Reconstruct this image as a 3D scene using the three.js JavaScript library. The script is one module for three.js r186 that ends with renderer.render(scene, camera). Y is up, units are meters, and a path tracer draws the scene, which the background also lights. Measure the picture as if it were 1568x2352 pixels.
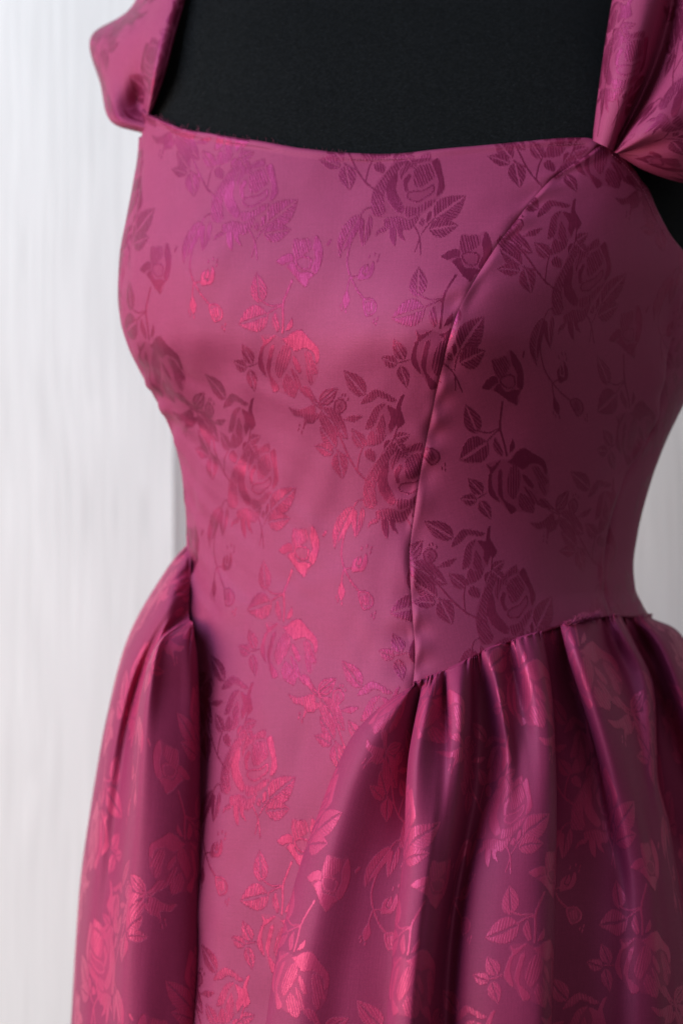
import * as THREE from 'three';
import { mergeGeometries } from 'three/addons/utils/BufferGeometryUtils.js';
import { RectAreaLightUniformsLib } from 'three/addons/lights/RectAreaLightUniformsLib.js';

// ------------------------------------------------------------------ camera, light, exposure
const D = 1.5, S = 0.00023;                       // camera distance (m); metres per drawing unit at z = 0
const scene = new THREE.Scene();
const camera = new THREE.PerspectiveCamera(2 * Math.atan(1176 * S / D) * 180 / Math.PI, 682 / 1024, 0.05, 30);
camera.position.set(0, 0, D);
camera.lookAt(0, 0, 0);
camera.focus = 1.488;
camera.userData.fStop = 5.2;
camera.updateMatrixWorld(true);

const renderer = new THREE.WebGLRenderer({ antialias: true });
renderer.toneMapping = THREE.LinearToneMapping;
renderer.toneMappingExposure = 1.0;
renderer.shadowMap.enabled = true;
RectAreaLightUniformsLib.init();
scene.background = new THREE.Color(0.08, 0.077, 0.079);           // dim light of the room all round

function area(color, power, w, h, pos, target) {
  const l = new THREE.RectAreaLight(color, power, w, h);
  l.position.set(...pos); l.lookAt(...target); l.castShadow = true; scene.add(l); return l;
}
// a tall window to the left: sky in its upper panes, sunlit ground in its lower ones; an added soft fill in front to lift the skirt, and a far window to the right
area(new THREE.Color(0.70, 0.95, 1.32), 7.6, 1.7, 1.6, [-1.75, 1.5, 1.0], [0, 0.0, -0.1]).name = 'window_light_upper';
area(new THREE.Color(1.18, 0.98, 0.82), 7.0, 1.7, 1.25, [-1.85, 0.02, 0.95], [0, 0.0, -0.2]).name = 'window_light_lower';
area(new THREE.Color(1.0, 0.97, 1.03), 1.2, 1.5, 1.1, [0.75, 1.25, 1.75], [0, -0.1, 0]).name = 'front_fill_light';
area(new THREE.Color(1.0, 0.97, 0.94), 0.8, 0.6, 1.4, [1.9, 0.4, -0.35], [0, 0, -0.25]).name = 'side_window_light';

// ------------------------------------------------------------------ small tools
let seed = 7;
const rnd = () => { seed = (seed * 1664525 + 1013904223) >>> 0; return seed / 4294967296; };
const lerp = (a, b, t) => a + (b - a) * t, clamp = (x, a, b) => Math.min(b, Math.max(a, x));
const smooth = (a, b, x) => { const t = clamp((x - a) / (b - a), 0, 1); return t * t * (3 - 2 * t); };
const gauss = (x, s) => Math.exp(-x * x / (2 * s * s));
const hash = (x, y) => { let h = Math.imul(x | 0, 374761393) + Math.imul(y | 0, 668265263); h = Math.imul(h ^ (h >>> 13), 1274126177); return ((h ^ (h >>> 16)) >>> 0) / 4294967296; };
function vnoise(x, y, px = 1e9, py = 1e9) {
  const ix = Math.floor(x), iy = Math.floor(y), fx = x - ix, fy = y - iy, m = (a, b) => ((a % b) + b) % b;
  const x0 = m(ix, px), x1 = m(ix + 1, px), y0 = m(iy, py), y1 = m(iy + 1, py), u = fx * fx * (3 - 2 * fx), v = fy * fy * (3 - 2 * fy);
  return lerp(lerp(hash(x0, y0), hash(x1, y0), u), lerp(hash(x0, y1), hash(x1, y1), u), v);
}
// a drawing position (px, py on a 1568 x 2352 sheet) at depth z, as a point of the place
const at = (px, py, z) => new THREE.Vector3((px - 784) * S * (D - z) / D, (1176 - py) * S * (D - z) / D, z);
// smooth curve through [x, y] knots (monotone cubic), y as a function of x
function curve(k) {
  const n = k.length, d = [], m = [];
  for (let i = 0; i < n - 1; i++) d.push((k[i + 1][1] - k[i][1]) / (k[i + 1][0] - k[i][0]));
  for (let i = 0; i < n; i++) m.push(i === 0 ? d[0] : i === n - 1 ? d[n - 2] : d[i - 1] * d[i] <= 0 ? 0 : 2 * d[i - 1] * d[i] / (d[i - 1] + d[i]));
  return (x) => {
    if (x <= k[0][0]) return k[0][1] + m[0] * (x - k[0][0]);
    if (x >= k[n - 1][0]) return k[n - 1][1] + m[n - 1] * (x - k[n - 1][0]);
    let i = 0; while (x > k[i + 1][0]) i++;
    const h = k[i + 1][0] - k[i][0], t = (x - k[i][0]) / h, t2 = t * t, t3 = t2 * t;
    return (2 * t3 - 3 * t2 + 1) * k[i][1] + (t3 - 2 * t2 + t) * h * m[i] + (-2 * t3 + 3 * t2) * k[i + 1][1] + (t3 - t2) * h * m[i + 1];
  };
}
function gridGeometry(rows, cols, fn) {           // fn(i, j) -> {p, u, v}
  const pos = new Float32Array((rows + 1) * (cols + 1) * 3), uv = new Float32Array((rows + 1) * (cols + 1) * 2), idx = [];
  for (let i = 0, k = 0; i <= rows; i++) for (let j = 0; j <= cols; j++, k++) {
    const r = fn(i, j); pos.set([r.p.x, r.p.y, r.p.z], k * 3); uv.set([r.u, r.v], k * 2);
  }
  for (let i = 0; i < rows; i++) for (let j = 0; j < cols; j++) {
    const a = i * (cols + 1) + j, b = a + 1, c = a + cols + 1, d = c + 1;
    idx.push(a, c, b, b, c, d);
  }
  const g = new THREE.BufferGeometry();
  g.setAttribute('position', new THREE.BufferAttribute(pos, 3)); g.setAttribute('uv', new THREE.BufferAttribute(uv, 2));
  g.setIndex(idx); g.computeVertexNormals(); return g;
}
function mesh(name, g, m, parent) {
  const o = new THREE.Mesh(g, m); o.name = name; o.castShadow = o.receiveShadow = true; parent.add(o); return o;
}
function tube(points, r, seg = 8, rad = 5) { return new THREE.TubeGeometry(new THREE.CatmullRomCurve3(points), seg, r, rad, false); }

// ------------------------------------------------------------------ the woven cloth: one repeat of the rose pattern
const TW = 1024, TH = 1752, CU = 1357, CV = 2321;             // texels, and the drawing units of one repeat
const TILE_W = CU * 0.28 * S * 1.06, TILE_H = CV * 0.28 * S * 1.05;         // metres
function drawPattern() {
  const cv = document.createElement('canvas'); cv.width = TW; cv.height = TH;
  const g = cv.getContext('2d'); g.fillStyle = '#000'; g.fillRect(0, 0, TW, TH);
  const k = TW / CU; g.lineJoin = g.lineCap = 'round';
  const OX = 500, OY = 620;                                   // where the upright rose sits in the repeat
  function trace(pts) {
    const n = pts.length, P = (i) => pts[(i + n) % n], T = .14; g.beginPath(); g.moveTo(...pts[0]);
    for (let i = 0; i < n; i++) { const a = P(i - 1), b = P(i), c = P(i + 1), d = P(i + 2); g.bezierCurveTo(b[0] + (c[0] - a[0]) * T, b[1] + (c[1] - a[1]) * T, c[0] - (d[0] - b[0]) * T, c[1] - (d[1] - b[1]) * T, c[0], c[1]); }
    g.closePath();
  }
  function each(pts, dx, dy, draw) {
    let lo = [1e9, 1e9], hi = [-1e9, -1e9];
    for (const p of pts) for (let c = 0; c < 2; c++) { const v = p[c] + (c ? dy + OY : dx + OX); lo[c] = Math.min(lo[c], v); hi[c] = Math.max(hi[c], v); }
    for (let a = -2; a <= 2; a++) for (let b = -2; b <= 2; b++) {
      if (hi[0] + a * CU < -30 || lo[0] + a * CU > CU + 30 || hi[1] + b * CV < -30 || lo[1] + b * CV > CV + 30) continue;
      g.save(); g.setTransform(k, 0, 0, TH / CV, (OX + dx + a * CU) * k, (OY + dy + b * CV) * TH / CV); draw(lo, hi); g.restore();
    }
  }
  // full: dense floats; rib: floats in slanted bundles; net: half-tone weave with a dense rim
  function shape(pts, style, dx, dy, ang = 1.0) {
    const c = pts.reduce((s, p) => [s[0] + p[0] / pts.length, s[1] + p[1] / pts.length], [0, 0]);
    let R = 0; for (const p of pts) R = Math.max(R, Math.hypot(p[0] - c[0], p[1] - c[1]));
    each(pts, dx, dy, () => {
      trace(pts); g.save(); g.clip();
      g.fillStyle = style === 'full' ? '#f4f4f4' : style === 'base' ? '#505050' : style === 'rib' ? '#808080' : '#6c6c6c'; g.fillRect(c[0] - R - 9, c[1] - R - 9, 2 * R + 18, 2 * R + 18);
      if (style === 'rib') {
        g.strokeStyle = '#ffffff'; g.lineWidth = 15; const cs = Math.cos(ang), sn = Math.sin(ang);
        for (let o = -R - 12; o < R + 12; o += 19 + 8 * rnd()) { g.lineWidth = 11 + 6 * rnd(); g.beginPath(); g.moveTo(c[0] - sn * o - cs * R * 1.2, c[1] + cs * o - sn * R * 1.2); g.lineTo(c[0] - sn * o + cs * R * 1.2, c[1] + cs * o + sn * R * 1.2); g.stroke(); }
      }
      if (style === 'net') { trace(pts); g.strokeStyle = '#fff'; g.lineWidth = 30; g.stroke(); }
      if (style === 'half') {
        g.strokeStyle = '#fff'; g.lineWidth = 14;
        g.fillStyle = '#eee'; g.fillRect(c[0] - R - 9, c[1] - R - 9, R + 9, 2 * R + 18);
        for (let o = -R; o < R; o += 22) { g.beginPath(); g.moveTo(c[0], c[1] + o); g.lineTo(c[0] + R, c[1] + o + R * 0.8); g.stroke(); }
      }
      g.restore();
    });
  }
  function line(pts, w, dx, dy) {
    each(pts, dx, dy, () => {
      g.strokeStyle = '#f0f0f0'; g.lineWidth = w; g.beginPath(); g.moveTo(...pts[0]);
      for (let i = 1; i < pts.length - 1; i++) g.quadraticCurveTo(...pts[i], (pts[i][0] + pts[i + 1][0]) / 2, (pts[i][1] + pts[i + 1][1]) / 2);
      g.lineTo(...pts[pts.length - 1]); g.stroke();
    });
  }
  function leaf(p, q, w, style, dx, dy, ang) {                 // a leaf from p (stalk) to q (tip), with its midrib left open
    const d = [q[0] - p[0], q[1] - p[1]], n = [-d[1], d[0]], L = Math.hypot(...d), f = w / L;
    const e = (t, s) => [p[0] + d[0] * t + n[0] * s * f, p[1] + d[1] * t + n[1] * s * f];
    const a = Math.atan2(d[1], d[0]);
    shape([e(0, 0), e(.18, .42), e(.45, .55), e(.75, .36), e(1.04, 0), e(.9, 0.03), e(.5, .05), e(.12, .04)], style, dx, dy, ang ?? a + 1.0);
    shape([e(0, -.02), e(.15, -.4), e(.42, -.55), e(.72, -.4), e(1.04, -.02), e(.85, -.06), e(.5, -.07), e(.1, -.06)], style === 'full' ? 'rib' : style, dx, dy, ang ?? a - 1.0);
  }
  function dots(list, dx, dy) { for (const [x, y] of list) shape([[x - 8, y + 12], [x, y - 14], [x + 9, y - 8], [x + 4, y + 14]], 'full', dx, dy); }

  // upright rose (offsets are taken about its heart)
  { const dx = -770, dy = -505;
    shape([[484, 755], [478, 640], [490, 540], [530, 450], [600, 370], [650, 300], [730, 278], [780, 300], [860, 255], [948, 230], [965, 290], [1018, 282], [1050, 400], [1070, 540], [1030, 600], [1000, 650], [930, 720], [870, 770], [840, 840], [780, 885], [650, 850], [590, 850], [590, 775]], 'base', dx, dy);
    shape([[225, 1080], [212, 950], [270, 820], [390, 748], [410, 800], [340, 960]], 'base', dx, dy);
    shape([[1190, 1200], [1120, 1135], [1190, 1050], [1205, 930], [1330, 930], [1400, 905], [1450, 1030], [1430, 1150], [1380, 1230], [1310, 1320]], 'base', dx, dy);
    shape([[490, 750], [482, 640], [500, 540], [560, 440], [620, 350], [700, 285], [742, 300], [690, 380], [640, 480], [590, 560], [588, 650], [600, 720], [560, 765]], 'rib', dx, dy, 1.15);
    shape([[610, 480], [680, 390], [690, 450], [680, 540], [720, 640], [750, 700], [720, 740], [660, 700], [610, 620], [598, 540]], 'full', dx, dy);
    shape([[706, 390], [740, 330], [800, 300], [880, 255], [945, 236], [955, 300], [880, 310], [800, 350], [745, 410], [720, 460]], 'rib', dx, dy, 1.9);
    shape([[960, 310], [1015, 285], [1045, 400], [1066, 520], [1040, 580], [1000, 600], [1015, 480], [990, 390]], 'full', dx, dy);
    shape([[820, 380], [880, 335], [950, 330], [985, 420], [960, 470], [890, 520], [830, 520], [815, 450]], 'rib', dx, dy, 1.2);
    shape([[735, 470], [780, 410], [800, 430], [770, 500], [780, 560], [750, 560]], 'full', dx, dy);
    shape([[790, 560], [900, 545], [975, 500], [985, 560], [930, 610], [860, 650], [790, 640], [760, 600]], 'net', dx, dy);
    shape([[760, 690], [840, 690], [930, 640], [1000, 620], [960, 680], [880, 730], [800, 770], [760, 760]], 'rib', dx, dy, 1.6);
    shape([[590, 790], [690, 760], [790, 790], [870, 740], [850, 820], [790, 880], [720, 870], [660, 850], [600, 850]], 'rib', dx, dy, 1.3);
    shape([[630, 850], [680, 860], [690, 930], [682, 1010], [640, 950]], 'full', dx, dy);
    shape([[690, 850], [740, 860], [740, 910], [765, 970], [715, 935]], 'full', dx, dy);
    shape([[515, 925], [545, 860], [620, 845], [590, 890], [550, 900]], 'rib', dx, dy);
    // nodding twin leaves at its foot, and the bud spray under them
    shape([[235, 1095], [212, 960], [260, 840], [330, 765], [390, 750], [330, 850], [280, 950], [250, 1020]], 'rib', dx, dy, 1.2);
    shape([[262, 1040], [300, 930], [370, 800], [405, 760], [400, 840], [340, 940]], 'full', dx, dy);
    shape([[418, 1010], [385, 880], [410, 780], [430, 800], [425, 900]], 'full', dx, dy);
    shape([[428, 990], [440, 860], [470, 750], [495, 800], [480, 900]], 'rib', dx, dy, 1.5);
    line([[400, 755], [430, 700], [480, 690]], 12, dx, dy);
    line([[325, 950], [290, 1080], [300, 1180], [335, 1260], [410, 1380], [470, 1440]], 15, dx, dy);
    line([[335, 1255], [400, 1250]], 14, dx, dy); line([[330, 1260], [315, 1310], [310, 1370]], 14, dx, dy);
    shape([[400, 1275], [405, 1190], [450, 1160], [430, 1225], [470, 1240], [490, 1180], [515, 1125], [528, 1190], [505, 1260], [450, 1280]], 'full', dx, dy);
    shape([[440, 1215], [470, 1150], [480, 1190], [462, 1230]], 'net', dx, dy);
    shape([[275, 1440], [310, 1360], [342, 1440], [308, 1510]], 'full', dx, dy);
    dots([[475, 1090], [520, 1070], [555, 1085], [548, 1125], [262, 1480], [275, 1510], [310, 1530]], dx, dy);
    shape([[455, 1440], [530, 1430], [585, 1490], [570, 1560], [500, 1580], [465, 1510]], 'net', dx, dy);
    shape([[480, 1470], [540, 1460], [550, 1530], [500, 1540]], 'rib', dx, dy, 1.4);
    dots([[600, 1600], [570, 1620], [590, 1640]], dx, dy);
    // sprig at its right foot
    line([[825, 840], [870, 910], [885, 980], [895, 1085]], 13, dx, dy); line([[878, 950], [865, 1010], [848, 1065]], 11, dx, dy); line([[890, 915], [930, 850], [985, 790]], 12, dx, dy);
    leaf([990, 785], [1225, 605], 190, 'rib', dx, dy); leaf([950, 880], [1170, 850], 150, 'rib', dx, dy);
    shape([[925, 820], [935, 745], [965, 725], [960, 790]], 'full', dx, dy); shape([[865, 830], [890, 780], [915, 800], [900, 850]], 'rib', dx, dy);
    // nodding tulip-shaped rose to the lower right
    shape([[1058, 1115], [1110, 1065], [1190, 1050], [1205, 1110], [1160, 1120], [1120, 1140]], 'full', dx, dy);
    shape([[1195, 1050], [1208, 930], [1260, 935], [1330, 930], [1360, 1000], [1300, 1060], [1210, 1090]], 'rib', dx, dy, 1.3);
    shape([[1368, 1000], [1400, 905], [1450, 1030], [1435, 1150], [1390, 1225], [1355, 1180], [1385, 1090]], 'full', dx, dy);
    shape([[1215, 1100], [1290, 1070], [1360, 1100], [1340, 1180], [1260, 1180]], 'net', dx, dy);
    shape([[1150, 1150], [1210, 1120], [1250, 1200], [1330, 1200], [1380, 1230], [1340, 1260], [1312, 1325], [1250, 1275], [1190, 1205]], 'full', dx, dy);
    shape([[1480, 980], [1510, 940], [1520, 960], [1490, 1000]], 'full', dx, dy);
  }
  // spray that climbs to the upper left of the upright rose
  { const dx = -1340, dy = -1945;
    line([[1145, 2035], [1070, 1970], [1000, 1910], [930, 1800], [870, 1680], [800, 1500], [650, 1360]], 16, dx, dy);
    shape([[465, 1225], [510, 1205], [570, 1240], [615, 1310], [655, 1365], [560, 1320], [490, 1275]], 'rib', dx, dy, 1.0);
    dots([[430, 1170], [440, 1135], [470, 1165], [400, 1165], [865, 1300], [890, 1300], [915, 1335]], dx, dy);
    line([[790, 1500], [740, 1460], [650, 1465]], 12, dx, dy);
    shape([[510, 1570], [530, 1480], [600, 1435], [680, 1462], [600, 1520], [560, 1510]], 'rib', dx, dy, 2.0); dots([[480, 1530], [470, 1565], [500, 1590]], dx, dy);
    line([[800, 1500], [800, 1450]], 14, dx, dy);
    shape([[790, 1400], [800, 1345], [850, 1320], [900, 1360], [900, 1410], [850, 1450], [800, 1445]], 'net', dx, dy); shape([[815, 1400], [850, 1350], [870, 1400], [840, 1440]], 'rib', dx, dy);
    line([[840, 1570], [860, 1500], [910, 1490]], 12, dx, dy); shape([[890, 1495], [950, 1462], [1045, 1470], [970, 1515]], 'rib', dx, dy, 1.6);
    line([[930, 1800], [880, 1770], [820, 1735]], 12, dx, dy);
    leaf([815, 1720], [675, 1555], 120, 'rib', dx, dy); leaf([795, 1760], [620, 1700], 90, 'rib', dx, dy, 1.4); leaf([830, 1750], [872, 1960], 130, 'rib', dx, dy, 1.0);
    line([[1000, 1910], [1010, 1800], [1060, 1690]], 13, dx, dy);
    leaf([1055, 1715], [955, 1575], 100, 'rib', dx, dy, 1.0); shape([[1062, 1695], [1110, 1590], [1190, 1565], [1242, 1610], [1190, 1690], [1090, 1705]], 'rib', dx, dy, 1.45);
    shape([[1060, 1755], [1110, 1725], [1160, 1770], [1140, 1830], [1080, 1800]], 'rib', dx, dy, 1.4);
  }
  // hanging rose with its stalk and leaves
  { const dx = 390 - 600, dy = 1435 - 770;
    shape([[360, 525], [490, 525], [560, 545], [640, 500], [715, 495], [790, 565], [872, 640], [880, 760], [870, 850], [820, 930], [740, 940], [690, 960], [655, 1028], [590, 1000], [500, 970], [450, 970], [385, 850], [320, 760], [350, 630], [370, 590]], 'base', dx, dy);
    line([[635, 95], [590, 190], [550, 280], [556, 400], [548, 510]], 19, dx, dy); line([[545, 285], [470, 300], [430, 290], [345, 235]], 13, dx, dy); line([[540, 300], [480, 320], [420, 355]], 14, dx, dy);
    leaf([360, 270], [335, 30], 130, 'rib', dx, dy, 0.95); leaf([425, 360], [170, 430], 200, 'rib', dx, dy, 1.75);
    shape([[455, 420], [495, 345], [525, 470], [495, 505]], 'rib', dx, dy, 1.2); shape([[575, 490], [630, 395], [640, 450], [610, 490]], 'full', dx, dy);
    shape([[365, 525], [400, 560], [490, 525], [440, 580], [385, 620], [360, 720], [385, 850], [335, 800], [315, 740], [350, 630], [375, 590]], 'full', dx, dy);
    shape([[440, 620], [475, 610], [440, 740], [430, 840], [505, 930], [500, 970], [450, 970], [415, 860], [392, 780]], 'full', dx, dy);
    shape([[485, 730], [540, 620], [600, 600], [625, 680], [600, 760], [520, 870], [490, 850], [470, 790]], 'rib', dx, dy, 1.85);
    shape([[545, 890], [580, 835], [640, 880], [690, 940], [660, 1025], [590, 1000], [550, 950]], 'rib', dx, dy, 1.2);
    shape([[640, 690], [690, 740], [720, 820], [690, 830], [640, 750]], 'full', dx, dy);
    shape([[620, 790], [670, 830], [720, 930], [690, 960], [640, 870]], 'rib', dx, dy, 1.2);
    shape([[590, 545], [640, 505], [715, 495], [790, 570], [870, 640], [880, 740], [850, 760], [830, 680], [740, 640], [660, 660], [600, 610], [540, 560]], 'full', dx, dy);
    shape([[740, 680], [790, 670], [850, 780], [870, 840], [830, 850], [820, 930], [770, 880], [760, 790]], 'rib', dx, dy, 1.25);
    // leaves to its lower right
    line([[755, 940], [790, 1020], [840, 1080], [905, 1115]], 13, dx, dy);
    leaf([890, 1075], [1050, 965], 110, 'net', dx, dy); shape([[605, 1095], [700, 1120], [840, 1085], [855, 1170], [795, 1230], [740, 1180], [660, 1165]], 'rib', dx, dy, 1.4); leaf([900, 1115], [1135, 1350], 170, 'rib', dx, dy, 1.1);
    // three small leaves to its left
    line([[215, 765], [260, 760], [305, 745]], 12, dx, dy);
    leaf([265, 745], [190, 595], 100, 'rib', dx, dy, 1.0); leaf([205, 780], [80, 730], 90, 'rib', dx, dy, 1.3); leaf([225, 790], [275, 955], 90, 'rib', dx, dy, 1.0);
  }
  // little half-open rose
  { const dx = -155 - 1400, dy = 1800 - 1310;
    shape([[1280, 1455], [1330, 1330], [1380, 1265], [1460, 1265], [1545, 1310], [1545, 1400], [1490, 1490], [1390, 1505], [1330, 1460]], 'base', dx, dy);
    shape([[1240, 1255], [1290, 1190], [1370, 1145], [1460, 1180], [1540, 1230], [1490, 1245], [1400, 1205], [1320, 1245]], 'rib', dx, dy, 1.4);
    shape([[1280, 1450], [1330, 1330], [1380, 1270], [1450, 1255], [1400, 1320], [1370, 1400], [1330, 1450]], 'rib', dx, dy, 1.2);
    shape([[1460, 1270], [1540, 1310], [1540, 1400], [1490, 1480], [1470, 1420], [1490, 1360]], 'full', dx, dy);
    shape([[1400, 1380], [1430, 1340], [1450, 1420], [1440, 1500], [1390, 1500], [1370, 1460]], 'rib', dx, dy, 1.3);
    shape([[1530, 1290], [1570, 1200], [1600, 1190], [1570, 1290], [1600, 1400], [1550, 1450], [1530, 1400]], 'full', dx, dy);
    line([[1540, 1450], [1520, 1520], [1500, 1560]], 14, dx, dy);
    leaf([1500, 1545], [1440, 1620], 70, 'full', dx, dy); leaf([1520, 1535], [1640, 1500], 80, 'rib', dx, dy); leaf([1520, 1550], [1620, 1690], 90, 'rib', dx, dy);
    leaf([1280, 1190], [1105, 1000], 130, 'rib', dx, dy, 1.0);
  }
  return g.getImageData(0, 0, TW, TH).data;
}
function clothTextures(ground, float, metal) {
  const src = drawPattern(), N = TW * TH, F = new Float32Array(N), B = new Float32Array(N);
  // every float ends at its own pick, so woven edges are combed, not cut
  for (let y = 0; y < TH; y++) for (let x = 0; x < TW; x++) {
    const c = x >> 1, dy = 11 * (hash(c, y >> 5) - .5) + 5 * (hash(c, y >> 3) - .5), dx = 3 * (hash(y >> 1, 77) - .5), m = (a, b) => ((Math.round(a) % b) + b) % b;
    F[y * TW + x] = src[(m(y + dy, TH) * TW + m(x + dx, TW)) * 4] / 255;
  }
  const col = new Uint8Array(N * 4), bump = new Uint8Array(N * 4), prop = new Uint8Array(N * 4);
  const toS = (c) => Math.round(255 * (c <= 0.0031308 ? c * 12.92 : 1.055 * Math.pow(c, 1 / 2.4) - 0.055));
  for (let y = 0; y < TH; y++) for (let x = 0; x < TW; x++) {
    const i = y * TW + x, yy = TH - 1 - y, o = (yy * TW + x) * 4;          // row 0 of the texture is the bottom
    const streak = vnoise(x / 2.2, y / 26, Math.round(TW / 2.2), Math.round(TH / 26)), fleck = vnoise(x / 3, y / 3, Math.round(TW / 3), Math.round(TH / 3));
    const slub = .5 * vnoise(x / 64, y / 4, 16, TH / 4) + .5 * vnoise(x / 4, y / 73, TW / 4, 24), f = clamp(F[i], 0, 1), twill = 0.5 + 0.5 * Math.sin(x * 146 / TW * 2 * Math.PI) * Math.sin(y * 250 / TH * 2 * Math.PI), rib = 0.5 + 0.5 * Math.sin(x * 256 / TW * 2 * Math.PI);
    const t = f * (0.82 + 0.18 * streak), v = 0.90 + 0.20 * fleck * fleck + .34 * (twill - .5) * (1 - .7 * f) * (1 + 0.5 * (streak - 0.5) * f) + .13 * (slub - .5);
    for (let c = 0; c < 3; c++) col[o + c] = toS(clamp(lerp(ground[c], float[c], t) * v, 0, 1));
    col[o + 3] = 255;
    const h = f * (0.62 + 0.30 * streak) + (1 - f) * (0.26 * twill + 0.22 * slub);
    bump[o] = bump[o + 1] = bump[o + 2] = Math.round(255 * clamp(h, 0, 1)); bump[o + 3] = 255;
    prop[o] = 255; prop[o + 1] = Math.round(255 * lerp(0.60, 0.42 + .22 * (streak - .5), f)); prop[o + 2] = Math.round(255 * lerp(metal[0], metal[1], f)); prop[o + 3] = 255;
  }
  const make = (d, srgb) => {
    const t = new THREE.DataTexture(d, TW, TH, THREE.RGBAFormat); t.wrapS = t.wrapT = THREE.RepeatWrapping; t.magFilter = THREE.LinearFilter; t.minFilter = THREE.LinearMipmapLinearFilter; t.generateMipmaps = true;
    if (srgb) t.colorSpace = THREE.SRGBColorSpace; t.repeat.set(1 / TILE_W, 1 / TILE_H); t.needsUpdate = true; return t;
  };
  return { map: make(col, true), bumpMap: make(bump, false), prop: make(prop, false) };
}
const clothOf = (t) => new THREE.MeshPhysicalMaterial({ map: t.map, bumpMap: t.bumpMap, bumpScale: 0.00020, roughnessMap: t.prop, metalnessMap: t.prop, roughness: 1, metalness: 1, specularIntensity: .42, side: THREE.DoubleSide });
const cloth = clothOf(clothTextures([0.272, 0.034, 0.094], [0.205, 0.015, 0.058], [.12, .66]));          // bodice
const skirtCloth = clothOf(clothTextures([0.240, 0.022, 0.076], [0.430, 0.036, 0.112], [.10, .26]));      // overskirt: same cloth, its play of light put into ground and rose colours
const thread = new THREE.MeshStandardMaterial({ color: new THREE.Color().setRGB(0.29, 0.032, 0.10), roughness: 0.55, side: THREE.DoubleSide });

// ------------------------------------------------------------------ body of the form: sections from shoulder to hem, all the way round
const T = {
  xl: curve([[-400, 600], [-250, 480], [-120, 390], [0, 366], [150, 344], [262, 326], [345, 322], [430, 309], [500, 296], [600, 279], [680, 276], [740, 282], [800, 300], [850, 324], [900, 352], [960, 385], [1030, 410], [1100, 424], [1200, 433], [1300, 434], [1400, 425], [1600, 400], [2000, 355], [2700, 300]]),
  xs: curve([[-400, 1100], [0, 1300], [300, 1400], [345, 1362], [430, 1248], [510, 1182], [640, 1092], [740, 1042], [860, 1010], [980, 985], [1080, 966], [1180, 951], [1280, 940], [1400, 946], [1500, 953], [1574, 948], [1800, 960], [2700, 990]]),
  xr: curve([[-400, 1240], [-250, 1330], [-120, 1480], [0, 1520], [150, 1545], [350, 1600], [500, 1640], [650, 1655], [780, 1630], [870, 1592], [916, 1570], [1027, 1518], [1120, 1485], [1224, 1459], [1300, 1449], [1350, 1453], [1390, 1470], [1450, 1505], [1600, 1560], [2000, 1620], [2700, 1680]]),
  zl: curve([[-400, -.19], [0, -.15], [300, -.14], [700, -.125], [1200, -.135], [2000, -.13], [2700, -.12]]),
  z1: curve([[-400, -.17], [0, -.115], [250, -.092], [450, -.080], [650, -.069], [760, -.069], [880, -.082], [1000, -.092], [1200, -.095], [1450, -.088], [1700, -.076], [2700, -.05]]),
  z2: curve([[-400, -.165], [0, -.100], [250, -.069], [450, -.049], [650, -.035], [780, -.032], [900, -.037], [1000, -.044], [1200, -.054], [1450, -.048], [1700, -.036], [2700, -.010]]),
  zs: curve([[-400, -.17], [0, -.100], [250, -.068], [350, -.056], [450, -.039], [600, -.016], [700, -.003], [780, .001], [880, -.010], [1000, -.024], [1200, -.034], [1450, -.022], [1700, -.006], [2700, .02]]),
  z4: curve([[-400, -.18], [0, -.115], [250, -.087], [450, -.064], [650, -.046], [800, -.044], [1000, -.050], [1200, -.055], [1450, -.045], [1700, -.03], [2700, 0]]),
  zr: curve([[-400, -.20], [0, -.16], [400, -.15], [800, -.14], [1200, -.135], [1450, -.14], [2700, -.13]]),
  zb: curve([[-400, -.22], [-100, -.26], [400, -.275], [800, -.265], [1250, -.235], [1600, -.26], [2700, -.28]]),
};
function section(py) {
  const q = 1176 - (1176 - py) * .956, xl = T.xl(q), xs = T.xs(py), xr = T.xr(q), w = xr - xl, zb = T.zb(py);
  const X = (px, z) => [(px - 784) * S * (D - z) / D, z];
  return [X(xl, T.zl(py)), X(lerp(xl, xs, .17), T.z1(py)), X(lerp(xl, xs, .55), T.z2(py)), X(xs, T.zs(py)), X(lerp(xs, xr, .55), T.z4(py)), X(xr, T.zr(py)), X(xl + .76 * w, zb), X(xl + .26 * w, zb + .004)];
}
const cache = new Map();
function bodyXZ(t, py) {                          // t in [0, 8): 0 left outline, 3 seam over the bust, 5 right outline, 6 and 7 back
  const key = Math.round(py * 4); let s = cache.get(key); if (!s) cache.set(key, s = section(py));
  t = ((t % 8) + 8) % 8; const i = Math.floor(t), f = t - i, P = (k) => s[(i + k + 8) % 8], [a, b, c, d] = [P(-1), P(0), P(1), P(2)];
  const out = [];
  const dt = (p, q) => Math.pow(Math.hypot(p[0] - q[0], p[1] - q[1]), 0.5) || 1e-6, t0 = dt(a, b), t1 = dt(b, c), t2 = dt(c, d);
  for (let k = 0; k < 2; k++) {                   // centripetal
    const m1 = ((b[k] - a[k]) / t0 - (c[k] - a[k]) / (t0 + t1) + (c[k] - b[k]) / t1) * t1, m2 = ((c[k] - b[k]) / t1 - (d[k] - b[k]) / (t1 + t2) + (d[k] - c[k]) / t2) * t1;
    const f2 = f * f, f3 = f2 * f;
    out.push((2 * f3 - 3 * f2 + 1) * b[k] + (f3 - 2 * f2 + f) * m1 + (-2 * f3 + 3 * f2) * c[k] + (f3 - f2) * m2);
  }
  return out;
}
const bodyPoint = (t, py) => { const [x, z] = bodyXZ(t, py); return new THREE.Vector3(x, (1176 - py) * S * 1.045, z); };   // rows are level: 1.045 brings mid depth back to scale
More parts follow.
